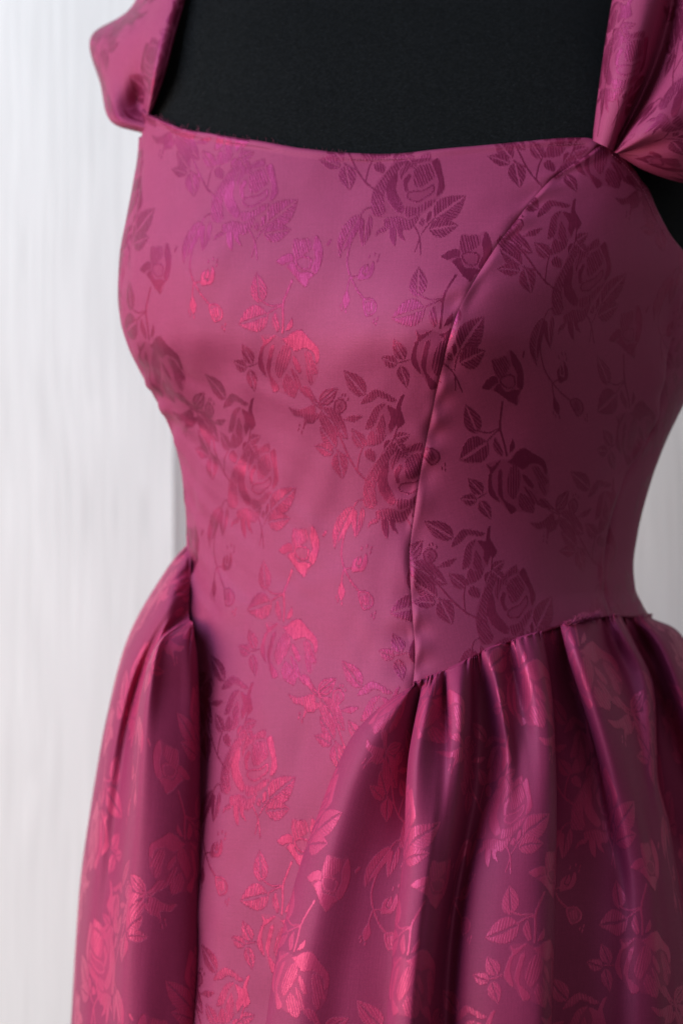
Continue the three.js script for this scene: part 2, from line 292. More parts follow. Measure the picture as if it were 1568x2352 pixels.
function bodyNormal(t, py) {
  const a = bodyPoint(t - .02, py), b = bodyPoint(t + .02, py), c = bodyPoint(t, py - 4), d = bodyPoint(t, py + 4);
  return b.sub(a).cross(c.sub(d)).normalize();
}
const project = (p) => [784 + p.x * D / (D - p.z) / S, 1176 - p.y * D / (D - p.z) / S];
function onBody(px, py) {                         // the (t, row) of the body seen at a drawing position
  let t = 2.5, v = py;
  for (let n = 0; n < 40; n++) {
    const a = project(bodyPoint(t, v)), e = 1e-3, b = project(bodyPoint(t + e, v)), c = project(bodyPoint(t, v + 0.5));
    const j11 = (b[0] - a[0]) / e, j12 = (c[0] - a[0]) / .5, j21 = (b[1] - a[1]) / e, j22 = (c[1] - a[1]) / .5, det = j11 * j22 - j12 * j21 || 1e-6;
    const rx = px - a[0], ry = py - a[1];
    t = clamp(t + clamp((rx * j22 - ry * j12) / det, -.4, .4), 0.02, 5.0); v += clamp((ry * j11 - rx * j21) / det, -60, 60);
  }
  return [t, v];
}
function paramCurve(pts) { return pts.map(([x, y]) => onBody(x, y)); }
const sortCurve = (k, c) => { const o = k.map((p) => c ? [p[1], p[0]] : p).sort((a, b) => a[0] - b[0]).filter((p, i, a) => !i || p[0] - a[i - 1][0] > 1e-3); return curve(o); };

// seams as t(row)
const seamT = sortCurve(paramCurve([[1362, 345], [1300, 388], [1248, 430], [1182, 510], [1092, 640], [1042, 740], [1010, 860], [985, 980], [966, 1080], [951, 1180], [940, 1280], [946, 1400], [953, 1500], [948, 1574], [950, 1700]]), true);
const sideT = sortCurve(paramCurve([[1566, 680], [1540, 776], [1516, 900], [1500, 975], [1450, 1062], [1426, 1105], [1402, 1180], [1388, 1254], [1382, 1302], [1387, 1374], [1398, 1420]]), true);
const leftT = curve([[150, .10], [260, .12], [345, .24], [480, .30], [600, .25], [800, .21], [950, .08], [1200, .12], [1300, .16], [1450, .12], [1700, -.1], [2700, -.2]]);
const neckPts = [[345, 262], [360, 270], [385, 281], [420, 296], [500, 312], [600, 327], [700, 346], [800, 356], [900, 356], [1000, 350], [1100, 341], [1200, 331], [1300, 321], [1345, 319], [1364, 323], [1410, 348], [1440, 374], [1480, 428], [1510, 492], [1540, 548], [1568, 585]];
const neckK = paramCurve(neckPts);
const neckV = sortCurve(neckK, false);
const waistK = paramCurve([[948, 1574], [974, 1562], [1020, 1545], [1079, 1516], [1113, 1497], [1180, 1474], [1243, 1456], [1291, 1438], [1363, 1422], [1411, 1419], [1454, 1420]]);
const waistF = sortCurve(waistK, false), waistV = (t) => t > 4.75 ? lerp(waistF(4.75), 1440, smooth(4.75, 6, t)) : waistF(t);
const topBack = (t) => lerp(neckV(4.6), 640, smooth(4.6, 5.0, t)) - 420 * smooth(5.2, 6.2, t);

// ------------------------------------------------------------------ top-level things
const dress = new THREE.Group(); dress.name = 'dress'; scene.add(dress);
dress.userData = { label: 'magenta rose-patterned satin dress with fitted bodice, gathered overskirt and ruffled shoulders on the black form', category: 'dress' };
const form = new THREE.Group(); form.name = 'dress_form'; scene.add(form);
form.userData = { label: 'black cloth-covered dress form inside the magenta dress, its chest bare above the neckline', category: 'dress form' };

// one panel of the bodice: a runs from left to right seam, w from top to bottom
function panel(name, tL, tR, vTop, vBot, cols, rows, uvOf, extra, parent = dress) {
  const g = gridGeometry(rows, cols, (i, j) => {
    let a = clamp((j - 1) / (cols - 2), 0, 1), w = clamp((i - 1) / (rows - 2), 0, 1);
    let t = lerp(tL(900), tR(900), a), v = 900;
    for (let n = 0; n < 14; n++) { v = lerp(v, lerp(vTop(t), vBot(t), w), n < 8 ? 1 : .6); t = lerp(t, lerp(tL(v), tR(v), a), n < 8 ? 1 : .6); }
    const p = bodyPoint(t, v), n = bodyNormal(t, v), wide = bodyPoint(tL(v), v).distanceTo(bodyPoint(tR(v), v));
    let h = 0.0012;
    for (const d of [a * wide, (1 - a) * wide]) h -= 0.00035 * Math.pow(clamp(1 - d / 0.0016, 0, 1), 2);           // cloth rolls into the seam
    if (i === 0 || i === rows) h -= .002; if (j === 0 || j === cols) h -= .0005;
    const q = Math.min(a, 1 - a) * wide;                                                          // neighbouring panels share their seam
    if (extra) h += extra(t, v, a * wide, (1 - a) * wide, w) * smooth(0, .003, q);
    h += .0005 * Math.sin(v * .055 + 2 * Math.sin(v * .013)) * smooth(.006, 0, q) * smooth(420, 520, v);
    const [u, vv] = uvOf(t, v, p);
    p.addScaledVector(n, h);
    return { p, u, v: vv };
  });
  return mesh(name, g, cloth, parent);
}
// distance along a row of the body, from a plumb line down the front
const plumb = new Map();
function plumbT(v) {
  const k = Math.round(v * 2); let r = plumb.get(k);
  if (r === undefined) { let a = .1, b = 3.6; const X = (660 - 784) * S; for (let i = 0; i < 30; i++) { const m = (a + b) / 2; if (bodyXZ(m, v)[0] < X) a = m; else b = m; } plumb.set(k, r = (a + b) / 2); }
  return r;
}
function arc(t, v) { const n = 24, o = plumbT(v); let s = 0, a = bodyXZ(o, v); for (let i = 1; i <= n; i++) { const b = bodyXZ(o + (t - o) * i / n, v); s += Math.hypot(b[0] - a[0], b[1] - a[1]); a = b; } return t < o ? -s : s; }
const OXM = 500 * .28 * S * 1.06, OYM = TILE_H - 620 * .28 * S * 1.05;                                // heart of the upright rose, in metres from the corner of the repeat
const heart = onBody(561, 441), U0 = arc(heart[0], heart[1]) - OXM, V0 = bodyPoint(...heart).y - OYM;
const frontUV = (t, v, p) => [arc(t, v) - U0, p.y - V0];
const turnUV = (c, du, dv) => (t, v, p) => { const x = arc(t, v), y = p.y, a = Math.cos(c), b = Math.sin(c); return [a * x + b * y + du, -b * x + a * y + dv]; };
const pucker = (t, v, dl, dr) => {
  const y = v;
  let h = 0.0014 * gauss(dl - .007, .007) * Math.sin(y * .075 + 1.4 * Math.sin(y * .021)) * smooth(760, 840, y) * smooth(1100, 960, y);
  h += 0.0011 * gauss(dl - .005, .006) * Math.sin(y * .085 + 1) * smooth(1240, 1290, y) * smooth(1480, 1430, y);
  h += 0.0008 * gauss(dr - .005, .005) * Math.sin(y * .06 + Math.sin(y * .017) * 2);
  h += 0.0022 * (vnoise(t * 3 + 5, y / 130 + t * 2) - .5) + .0006 * (vnoise(t * 7, y / 60) - .5);
  h += .0016 * (vnoise((y - t * 160) / 34, t * 1.2 + y / 500) - .5) * smooth(780, 900, y) * smooth(1500, 1380, y) * smooth(2.6, 1.0, t);        // drag lines running up from the left hip
  if (y < 800) h += .0006 * 1.5 * smooth(.0031, .0024, (y - neckV(t)) * S);                                                              // turned edge of the neckline
  h += 0.0004 * gauss(v - 1370 + (t - 1.6) * 70, 16) * smooth(.9, 1.3, t) * smooth(2.9, 2.2, t);      // slack lines across the waist
  return h;
};
panel('front_panel', leftT, seamT, neckV, () => 2600, 130, 420, frontUV, pucker);
panel('side_front_panel', seamT, sideT, neckV, waistV, 80, 220, turnUV(.30, .021, .043), (t, v, dl, dr) => .0003 * gauss(dl - .0030, .0013) + 0.0011 * gauss(dl - .004, .005) * Math.sin(v * .06 + 2 * Math.sin(v * .013)) + .0009 * gauss(dr - .006, .006) * Math.sin(v * .022 + 1) + .0006 * (vnoise(t * 4, v / 120) - .5));
panel('side_back_panel', sideT, () => 6.2, (t) => t < 5 ? Math.max(neckV(Math.min(t, 4.6)), topBack(t)) : topBack(t), waistV, 60, 160, turnUV(-.12, .05, .02), null);
panel('back_panel', () => 6.2, (v) => 8 + leftT(v), (t) => lerp(topBack(6.2), neckV(.35) + 40, smooth(6.4, 8.0, t)), () => 1450, 60, 160, turnUV(0, 0, 0), null);

// ------------------------------------------------------------------ cloth hung from columns: each column runs from its gather to its hem
function columnCurve(k) {                          // [px, py, z] knots -> THREE curve through the points
  return new THREE.CatmullRomCurve3(k.map((p) => at(p[0], p[1], p[2])), false, 'centripetal');
}
function hang(name, columns, rows, perCol, uOff, vOff, parent, opt = {}) {
  const cs = columns.map(columnCurve), n = cs.length, line = [];
  for (let i = 0; i <= rows; i++) line.push(cs.map((c) => c.getPoint(Math.pow(i / rows, opt.ease ?? 1))));
  // fix the cloth width at the hem: every column keeps its u
  const across = (row) => new THREE.CatmullRomCurve3(row, false, 'centripetal');
  const total = (n - 1) * perCol, pts = [];
  for (let i = 0; i <= rows; i++) { const c = across(line[i]), r = []; for (let j = 0; j <= total; j++) r.push(c.getPoint(j / total)); pts.push(r); }
  const refRow = Math.round(rows * (opt.ref ?? .8)), us = [0];
  for (let j = 1; j <= total; j++) us.push(us[j - 1] + pts[refRow][j].distanceTo(pts[refRow][j - 1]));
  const vs = pts.map((r, i) => i ? 0 : 0), vcol = pts[0].map(() => 0), V = [];
  for (let i = 0; i <= rows; i++) { if (i) { let m = 0; for (let j = 0; j <= total; j++) m += pts[i][j].distanceTo(pts[i - 1][j]); m /= total + 1; for (let j = 0; j <= total; j++) vcol[j] += lerp(m, pts[i][j].distanceTo(pts[i - 1][j]), .35); } V.push(vcol.slice()); }
  const a = opt.turn ?? 0, ca = Math.cos(a), sa = Math.sin(a);
  const g = gridGeometry(rows, total, (i, j) => {
    const p = pts[i][j].clone(); if (opt.bend) opt.bend(p, i / rows, j / perCol, us[j], V[i][j]);
    const x = us[j], y = -V[i][j]; return { p, u: ca * x + sa * y + uOff, v: -sa * x + ca * y + vOff };
  });
  return mesh(name, g, opt.material ?? cloth, parent);
}
// depth of the hips' surface at a drawing position, with the skirt standing off it further down
const seatCache = new Map();
function seat(px, py) {                            // the body under a drawing position
  const x = Math.min(px, 1470 + .25 * Math.max(0, py - 1420)), k = Math.round(x) + ',' + Math.round(py); let r = seatCache.get(k);
  if (!r) { const [t, v] = onBody(x, py); seatCache.set(k, r = { p: bodyPoint(t, v), n: bodyNormal(t, v), t, v }); }
  return r;
}
const env = (px, py) => seat(px, py).p.z + .035 * smooth(1450, 2400, py) - .25 * S * Math.max(0, px - (1470 + .25 * Math.max(0, py - 1420)));
const fold = (k, ...h) => k.map(([x, y], i) => { const f = h.length === 1 ? h[0] : h[Math.min(i, h.length - 1)]; return [x, y, env(x, y) + f * (i ? 1 : .7) + (i ? 0 : .0012)]; });
const ext = (k, dx, h) => { const e = k[k.length - 1], f = k[0]; return [[f[0] + 1, f[1] - 9, f[2] - .0035], ...k, [e[0] + dx, 2620, e[2] + (h ?? .006)]]; };

const rightColumns = [
  ext(fold([[950, 1576], [932, 1592], [895, 1624], [830, 1692], [778, 1795], [748, 1872], [702, 2000], [667, 2125], [644, 2225], [624, 2352]], -.002, -.002, -.003), -40),
  ext(fold([[948, 1574], [928, 1586], [885, 1614], [815, 1681], [760, 1790], [733, 1862], [688, 1990], [654, 2120], [631, 2220], [611, 2352]], .002, .006, .009, .010), -40),
  ext(fold([[950, 1573], [936, 1592], [904, 1636], [852, 1705], [808, 1800], [785, 1870], [752, 1990], [722, 2120], [700, 2220], [685, 2352]], .003, .009, .014, .017, .018), -30),
  ext(fold([[954, 1572], [946, 1600], [930, 1660], [910, 1740], [885, 1830], [870, 1900], [845, 2000], [825, 2120], [805, 2220], [790, 2352]], .002, .004, .004, .003, .001, .0), -20),
  ext(fold([[962, 1568], [962, 1605], [958, 1660], [954, 1740], [948, 1830], [944, 1900], [936, 2000], [922, 2120], [912, 2220], [905, 2352]], .001, -.004, -.007, -.009, -.010, -.010, -.008), -10),
  ext(fold([[975, 1562], [964, 1605], [952, 1660], [938, 1735], [931, 1830], [929, 1910], [921, 2010], [907, 2115], [898, 2220], [886, 2352]], .002, .007, .010, .011, .011, .010, .010), -10),
  ext(fold([[992, 1557], [984, 1602], [972, 1660], [958, 1735], [952, 1830], [950, 1910], [944, 2010], [930, 2115], [920, 2220], [908, 2352]], .005, .013, .018, .021, .022, .021, .021), -10),
  ext(fold([[1010, 1550], [1006, 1600], [1003, 1660], [1000, 1735], [994, 1830], [988, 1910], [976, 2010], [960, 2115], [950, 2220], [940, 2352]], .003, .007, .010, .015, .020, .022, .023), -10),
  ext(fold([[1020, 1546], [1021, 1600], [1023, 1660], [1022, 1735], [1014, 1830], [1004, 1910], [990, 2010], [974, 2115], [964, 2220], [954, 2352]], -.003, -.002, .004, .013, .018, .020, .021), -10),
  ext(fold([[1030, 1542], [1033, 1590], [1036, 1660], [1037, 1735], [1030, 1830], [1020, 1910], [1006, 2010], [990, 2115], [978, 2220], [968, 2352]], .003, .011, .015, .017, .018, .018, .018), -10),
  ext(fold([[1055, 1530], [1056, 1588], [1057, 1660], [1056, 1735], [1050, 1830], [1040, 1910], [1024, 2010], [1006, 2115], [994, 2220], [984, 2352]], .006, .015, .018, .017, .015, .014, .013), -5),
  ext(fold([[1078, 1518], [1079, 1590], [1078, 1660], [1073, 1735], [1067, 1830], [1057, 1910], [1040, 2010], [1022, 2115], [1010, 2220], [1002, 2352]], .003, .006, .006, .003, .0, .0, .001), 0),
  ext(fold([[1088, 1512], [1092, 1590], [1096, 1660], [1096, 1735], [1090, 1830], [1076, 1910], [1058, 2010], [1040, 2115], [1030, 2220], [1024, 2352]], -.003, -.009, -.013, -.014, -.013, -.011, -.009), 0),
  ext(fold([[1100, 1505], [1112, 1580], [1124, 1660], [1130, 1735], [1126, 1830], [1112, 1910], [1094, 2010], [1080, 2115], [1072, 2220], [1068, 2352]], -.003, -.008, -.010, -.008, -.005, -.001, .003), 0),
  ext(fold([[1116, 1497], [1136, 1560], [1152, 1640], [1166, 1735], [1164, 1830], [1152, 1910], [1138, 2010], [1128, 2115], [1122, 2220], [1120, 2352]], .004, .009, .009, .006, .006, .008, .010), 0),
  ext(fold([[1145, 1486], [1158, 1550], [1174, 1640], [1190, 1735], [1190, 1830], [1184, 1910], [1176, 2010], [1170, 2115], [1168, 2220], [1168, 2352]], .002, .002, .002, .004, .008, .012, .014), 0),
  ext(fold([[1168, 1478], [1178, 1540], [1196, 1630], [1212, 1730], [1216, 1830], [1214, 1910], [1210, 2010], [1208, 2115], [1208, 2220], [1210, 2352]], -.004, -.005, .001, .007, .012, .015, .016), 0),
  ext(fold([[1188, 1472], [1206, 1530], [1228, 1620], [1240, 1730], [1244, 1830], [1244, 1910], [1242, 2010], [1242, 2115], [1242, 2220], [1242, 2352]], .004, .010, .012, .013, .015, .016, .016), 0),
  ext(fold([[1215, 1464], [1234, 1525], [1252, 1615], [1262, 1730], [1266, 1830], [1267, 1910], [1265, 2010], [1263, 2115], [1260, 2220], [1256, 2352]], .006, .012, .014, .014, .014, .014, .013), 0),
  ext(fold([[1240, 1456], [1255, 1520], [1267, 1610], [1274, 1730], [1277, 1830], [1277, 1910], [1275, 2010], [1273, 2115], [1270, 2220], [1265, 2352]], .002, .005, .006, .006, .006, .006, .005), 0),
  ext(fold([[1250, 1452], [1262, 1520], [1272, 1610], [1276, 1730], [1277, 1830], [1276, 1910], [1275, 2010], [1273, 2115], [1270, 2220], [1266, 2352]], -.004, -.010, -.014, -.017, -.018, -.018, -.017, -.015), 0),
  ext(fold([[1268, 1445], [1284, 1520], [1302, 1610], [1318, 1730], [1326, 1830], [1328, 1910], [1326, 2010], [1322, 2115], [1318, 2220], [1312, 2352]], -.006, -.014, -.020, -.022, -.022, -.020, -.017, -.014), 0),
  ext(fold([[1282, 1440], [1304, 1515], [1334, 1605], [1362, 1725], [1380, 1830], [1392, 1910], [1396, 2010], [1396, 2115], [1392, 2220], [1386, 2352]], -.004, -.010, -.014, -.015, -.014, -.012, -.008, -.004), 0),
  ext(fold([[1290, 1437], [1302, 1500], [1330, 1592], [1368, 1718], [1391, 1815], [1409, 1905], [1424, 2010], [1432, 2115], [1432, 2220], [1430, 2352]], .003, .006, .005, .003, .0, -.003, -.004, .0), 0),
  ext(fold([[1308, 1432], [1322, 1495], [1352, 1590], [1388, 1710], [1414, 1815], [1434, 1905], [1452, 2010], [1462, 2115], [1466, 2220], [1468, 2352]], .008, .016, .018, .017, .014, .011, .009, .010), 5),
  ext(fold([[1340, 1426], [1354, 1490], [1384, 1585], [1418, 1700], [1444, 1810], [1464, 1905], [1484, 2010], [1496, 2115], [1502, 2220], [1508, 2352]], .006, .014, .018, .019, .018, .017, .016, .016), 10),
  ext(fold([[1366, 1421], [1380, 1480], [1414, 1570], [1446, 1690], [1468, 1800], [1486, 1900], [1506, 2010], [1520, 2115], [1528, 2220], [1536, 2352]], .0, .004, .009, .013, .015, .015, .016), 10),
  ext(fold([[1388, 1419], [1406, 1468], [1442, 1550], [1468, 1680], [1484, 1800], [1502, 1900], [1522, 2010], [1538, 2115], [1548, 2220], [1558, 2352]], -.004, -.003, .002, .009, .014, .016, .017), 10),
  ext(fold([[1408, 1418], [1432, 1464], [1474, 1545], [1492, 1670], [1500, 1795], [1520, 1900], [1538, 2005], [1556, 2115], [1568, 2220], [1580, 2352]], .005, .013, .016, .017, .017, .016, .015), 10),
  ext(fold([[1424, 1419], [1456, 1478], [1496, 1562], [1506, 1700], [1510, 1795], [1534, 1890], [1550, 2000], [1568, 2115], [1582, 2220], [1596, 2352]], .0, .003, .004, .003, .003, .002, .002), 10),
  ext(fold([[1434, 1420], [1464, 1482], [1502, 1572], [1514, 1700], [1520, 1795], [1542, 1890], [1560, 2000], [1580, 2115], [1596, 2220], [1612, 2352]], -.006, -.016, -.022, -.024, -.024, -.022, -.020), 10),
  ext(fold([[1450, 1421], [1488, 1490], [1528, 1590], [1552, 1700], [1572, 1795], [1592, 1890], [1612, 2000], [1632, 2115], [1650, 2220], [1668, 2352]], -.005, -.012, -.012, -.010, -.008, -.006), 10),
  ext(fold([[1466, 1420], [1512, 1478], [1556, 1580], [1590, 1700], [1616, 1795], [1640, 1890], [1664, 2000], [1688, 2115], [1708, 2220], [1730, 2352]], .004, .009, .008, .006, .006, .004), 15),
  ext([[1488, 1418, -.125], [1536, 1446, -.13], [1568, 1492, -.135], [1612, 1580, -.14], [1650, 1690, -.14], [1682, 1800, -.14], [1712, 1920, -.14], [1740, 2050, -.14], [1765, 2200, -.14], [1785, 2352, -.14]], 20),
  ext([[1490, 1420, -.16], [1545, 1450, -.18], [1580, 1500, -.19], [1625, 1590, -.2], [1665, 1700, -.21], [1700, 1810, -.21], [1730, 1930, -.22], [1760, 2060, -.22], [1785, 2210, -.22], [1800, 2352, -.22]], 20),
  ext([[1350, 1430, -.235], [1370, 1460, -.26], [1390, 1510, -.27], [1400, 1590, -.28], [1410, 1700, -.29], [1420, 1810, -.30], [1430, 1930, -.31], [1440, 2060, -.32], [1440, 2210, -.33], [1440, 2352, -.33]], 10),
  ext([[1000, 1440, -.245], [1000, 1470, -.28], [1000, 1510, -.29], [1000, 1590, -.30], [1000, 1700, -.31], [1000, 1810, -.32], [1000, 1930, -.33], [1000, 2060, -.34], [1000, 2210, -.35], [1000, 2352, -.35]], 0),
];
const crinkle = (s, k = 1) => (p, w, c, u, v) => { p.z += smooth(.012, .035, w) * ( .0020 * (vnoise(u * 60 + s, v * 14) - .5) + k * .0044 * gauss(w - .05, .045) * (.2 + 1.1 * vnoise(u * 90, s)) * (1 - 2.2 * Math.pow(1 - Math.abs(Math.sin(u * 300 + 3 * Math.sin(u * 110 + s))), 1.6)) + k * .0014 * gauss(w - .03, .025) * Math.sin(u * 1100 + 5 * Math.sin(u * 210))); };
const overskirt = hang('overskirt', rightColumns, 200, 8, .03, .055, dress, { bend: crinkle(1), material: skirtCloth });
overskirt.userData.label = 'gathered overskirt with deep soft folds falling from the right side of the waist seam';

const leftColumns = [
  [[440, 1440, -.100], [446, 1500, -.104], [452, 1600, -.104], [456, 1720, -.100], [458, 1860, -.098], [460, 2005, -.096], [460, 2150, -.093], [458, 2352, -.09], [456, 2620, -.085]],
  [[443, 1436, -.094], [453, 1500, -.088], [458, 1600, -.084], [460, 1720, -.078], [462, 1860, -.075], [463, 2005, -.072], [463, 2150, -.069], [461, 2352, -.066], [459, 2620, -.06]],
  [[443, 1430, -.090], [441, 1495, -.074], [443, 1600, -.070], [443, 1720, -.065], [442, 1860, -.062], [440, 2005, -.059], [437, 2150, -.056], [433, 2352, -.053], [428, 2620, -.05]],
  [[441, 1428, -.092], [416, 1480, -.071], [411, 1590, -.067], [406, 1700, -.060], [402, 1850, -.055], [396, 2005, -.052], [388, 2140, -.049], [378, 2352, -.046], [366, 2620, -.04]],
  [[438, 1426, -.096], [384, 1480, -.068], [372, 1580, -.063], [362, 1690, -.056], [354, 1845, -.051], [346, 2005, -.048], [336, 2140, -.045], [324, 2352, -.042], [310, 2620, -.04]],
  [[436, 1424, -.100], [366, 1480, -.064], [346, 1576, -.058], [334, 1685, -.055], [324, 1840, -.052], [312, 2005, -.050], [300, 2135, -.047], [288, 2352, -.044], [272, 2620, -.04]],
  [[435, 1420, -.104], [356, 1490, -.072], [331, 1576, -.068], [317, 1680, -.066], [306, 1835, -.063], [291, 2005, -.060], [279, 2130, -.057], [266, 2352, -.054], [252, 2620, -.05]],
  [[434, 1408, -.110], [360, 1478, -.094], [327, 1576, -.094], [308, 1680, -.090], [293, 1830, -.085], [276, 2005, -.080], [262, 2130, -.076], [248, 2352, -.071], [234, 2620, -.07]],
  [[435, 1390, -.113], [386, 1424, -.098], [322, 1550, -.107], [292, 1670, -.104], [272, 1820, -.098], [252, 2005, -.092], [238, 2130, -.087], [222, 2352, -.081], [208, 2620, -.08]],
  [[436, 1360, -.115], [392, 1388, -.100], [318, 1520, -.104], [278, 1650, -.102], [250, 1800, -.099], [226, 2005, -.095], [213, 2130, -.092], [199, 2352, -.088], [184, 2620, -.08]],
  [[438, 1325, -.118], [396, 1348, -.108], [306, 1490, -.114], [260, 1630, -.115], [230, 1790, -.115], [202, 2005, -.114], [190, 2130, -.112], [176, 2352, -.110], [162, 2620, -.105]],
  [[440, 1246, -.130], [392, 1304, -.134], [300, 1462, -.143], [250, 1640, -.148], [222, 1790, -.150], [190, 2005, -.151], [180, 2130, -.151], [166, 2352, -.151], [150, 2620, -.152]],
  [[444, 1250, -.15], [398, 1306, -.18], [310, 1462, -.195], [262, 1640, -.20], [236, 1790, -.205], [206, 2005, -.21], [196, 2130, -.215], [184, 2352, -.22], [170, 2620, -.22]],
  [[560, 1330, -.23], [540, 1380, -.26], [500, 1500, -.28], [480, 1640, -.29], [470, 1790, -.30], [450, 2005, -.31], [440, 2130, -.32], [430, 2352, -.33], [420, 2620, -.34]],
  [[1000, 1440, -.247], [1000, 1470, -.283], [1000, 1510, -.294], [1000, 1640, -.304], [1000, 1790, -.315], [1000, 2005, -.325], [1000, 2130, -.335], [1000, 2352, -.352], [1000, 2620, -.355]],
];
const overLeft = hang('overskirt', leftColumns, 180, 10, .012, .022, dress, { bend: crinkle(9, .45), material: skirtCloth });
overLeft.userData.label = 'two soft tubes of the gathered overskirt at the left hip';

// ------------------------------------------------------------------ shoulder ruffles
const leftRuffle = [
  [[452, -160, -.170], [427, -10, -.150], [402, 80, -.140], [383, 160, -.134], [362, 225, -.130], [346, 262, -.127]],
  [[450, -160, -.150], [424, -10, -.132], [399, 80, -.122], [379, 160, -.116], [357, 225, -.118], [343, 262, -.124]],
  [[436, -160, -.144], [405, -10, -.127], [378, 80, -.118], [358, 160, -.112], [347, 222, -.116], [340, 264, -.123]],
  [[420, -160, -.146], [382, -10, -.131], [352, 80, -.124], [338, 160, -.122], [334, 222, -.128], [338, 265, -.127]],
  [[404, -160, -.152], [358, -5, -.140], [322, 85, -.134], [314, 165, -.136], [318, 232, -.146], [336, 268, -.132]],
  [[388, -160, -.160], [336, 0, -.150], [288, 90, -.144], [282, 176, -.141], [296, 252, -.140], [334, 278, -.131]],
  [[376, -150, -.172], [314, 10, -.164], [252, 92, -.160], [256, 186, -.148], [274, 270, -.134], [334, 294, -.128]],
  [[372, -140, -.184], [302, 18, -.178], [222, 88, -.176], [240, 192, -.160], [260, 278, -.140], [334, 304, -.130]],
  [[374, -140, -.198], [300, 20, -.194], [210, 84, -.192], [231, 194, -.176], [256, 280, -.154], [334, 308, -.137]],
  [[382, -140, -.21], [316, 24, -.206], [226, 100, -.204], [242, 200, -.192], [264, 276, -.172], [334, 304, -.153]],
  [[400, -140, -.215], [345, 60, -.213], [320, 120, -.212], [316, 200, -.202], [322, 260, -.188], [340, 290, -.163]],
];
mesh('shoulder_ruffle', hangGeo(leftRuffle), cloth, dress).userData.label = 'left gathered shoulder ruffle, softly out of focus';
const rightRuffle = [
  [[1440, -160, -.088], [1405, 0, -.080], [1390, 90, -.073], [1377, 180, -.067], [1368, 250, -.063], [1359, 322, -.058]],
  [[1444, -160, -.078], [1408, 0, -.069], [1392, 90, -.063], [1379, 180, -.058], [1370, 250, -.055], [1362, 324, -.053]],
  [[1456, -160, -.073], [1420, 0, -.063], [1404, 90, -.057], [1390, 180, -.052], [1380, 250, -.050], [1368, 327, -.050]],
  [[1478, -160, -.069], [1446, 0, -.058], [1428, 90, -.051], [1413, 180, -.046], [1400, 250, -.045], [1381, 333, -.047]],
  [[1512, -160, -.068], [1484, 0, -.056], [1463, 92, -.049], [1444, 185, -.044], [1421, 260, -.044], [1395, 340, -.047]],
  [[1540, -160, -.072], [1516, 0, -.062], [1492, 100, -.057], [1465, 195, -.054], [1434, 272, -.053], [1404, 346, -.051]],
  [[1565, -160, -.082], [1542, 5, -.076], [1513, 118, -.074], [1473, 218, -.072], [1438, 288, -.067], [1408, 349, -.057]],
  [[1592, -160, -.076], [1566, 10, -.068], [1532, 130, -.064], [1486, 228, -.058], [1446, 294, -.055], [1411, 350, -.052]],
  [[1630, -150, -.066], [1600, 30, -.054], [1558, 160, -.046], [1506, 248, -.039], [1458, 302, -.040], [1413, 351, -.049]],
  [[1665, -130, -.064], [1635, 90, -.048], [1590, 220, -.038], [1528, 284, -.034], [1470, 320, -.037], [1416, 352, -.049]],
  [[1690, -110, -.07], [1660, 160, -.053], [1612, 280, -.042], [1548, 322, -.039], [1482, 338, -.044], [1418, 353, -.052]],
  [[1710, -80, -.08], [1672, 220, -.062], [1626, 336, -.050], [1558, 356, -.043], [1486, 356, -.046], [1420, 355, -.053]],
  [[1725, -40, -.10], [1685, 290, -.080], [1640, 402, -.066], [1562, 397, -.054], [1484, 380, -.051], [1422, 357, -.055]],
  [[1735, 0, -.12], [1690, 330, -.10], [1645, 428, -.084], [1560, 418, -.068], [1478, 391, -.060], [1422, 359, -.059]],
  [[1720, 20, -.15], [1670, 330, -.13], [1630, 415, -.11], [1556, 404, -.092], [1480, 380, -.078], [1424, 356, -.066]],
];
mesh('shoulder_ruffle', hangGeo(rightRuffle), cloth, dress).userData.label = 'right shoulder ruffle pinched into the neckline corner';
function hangGeo(cols) {
  const tmp = new THREE.Group(); const m = hang('shoulder_ruffle', cols, 90, 10, .01, .05, tmp, { ref: .45 }); tmp.remove(m); return m.geometry;
}

// ------------------------------------------------------------------ topstitching, frayed ends
function along(pts, off, n) {                      // points on the bodice beside a drawn line, lifted off the cloth
  const c = new THREE.CatmullRomCurve3(pts.map(([x, y]) => new THREE.Vector3(x, y, 0)), false, 'centripetal'), out = [];
  for (let i = 0; i <= n; i++) { const q = c.getPointAt(i / n), d = c.getTangentAt(i / n); const [t, v] = onBody(q.x - d.y * off, q.y + d.x * off); out.push(bodyPoint(t, v).addScaledVector(bodyNormal(t, v), .0013)); }
  return out;
}
function stitches(name, pts, off, n, parent) {
  const p = along(pts, off, n * 2), gs = [];
  for (let i = 0; i < n; i++) { const a = p[2 * i], b = p[2 * i + 1], m = a.clone().lerp(b, .5); m.z += .00025; gs.push(tube([a, m, b], .00022, 3, 4)); }
  const o = mesh(name, mergeGeometries(gs), thread, parent); o.userData.kind = 'stuff'; return o;
}
stitches('neckline_stitching', neckPts.slice(2, 15), 13, 150, dress);
for (const [col, n] of [[rightRuffle[2], 46], [leftRuffle[1], 40]]) {     // topstitched inner edges of the straps
  const c = columnCurve(col), gs = [];
  for (let i = 0; i < n; i++) { const a = c.getPoint(.25 + .72 * i / n), b = c.getPoint(.25 + .72 * (i + .6) / n), m = a.clone().lerp(b, .5); a.z += .0002; b.z += .0002; m.z += .0006; gs.push(tube([a, m, b], .00022, 3, 4)); }
  mesh('strap_stitching', mergeGeometries(gs), thread, dress).userData.kind = 'stuff';
}
stitches('armhole_stitching', neckPts.slice(15), 12, 40, dress);
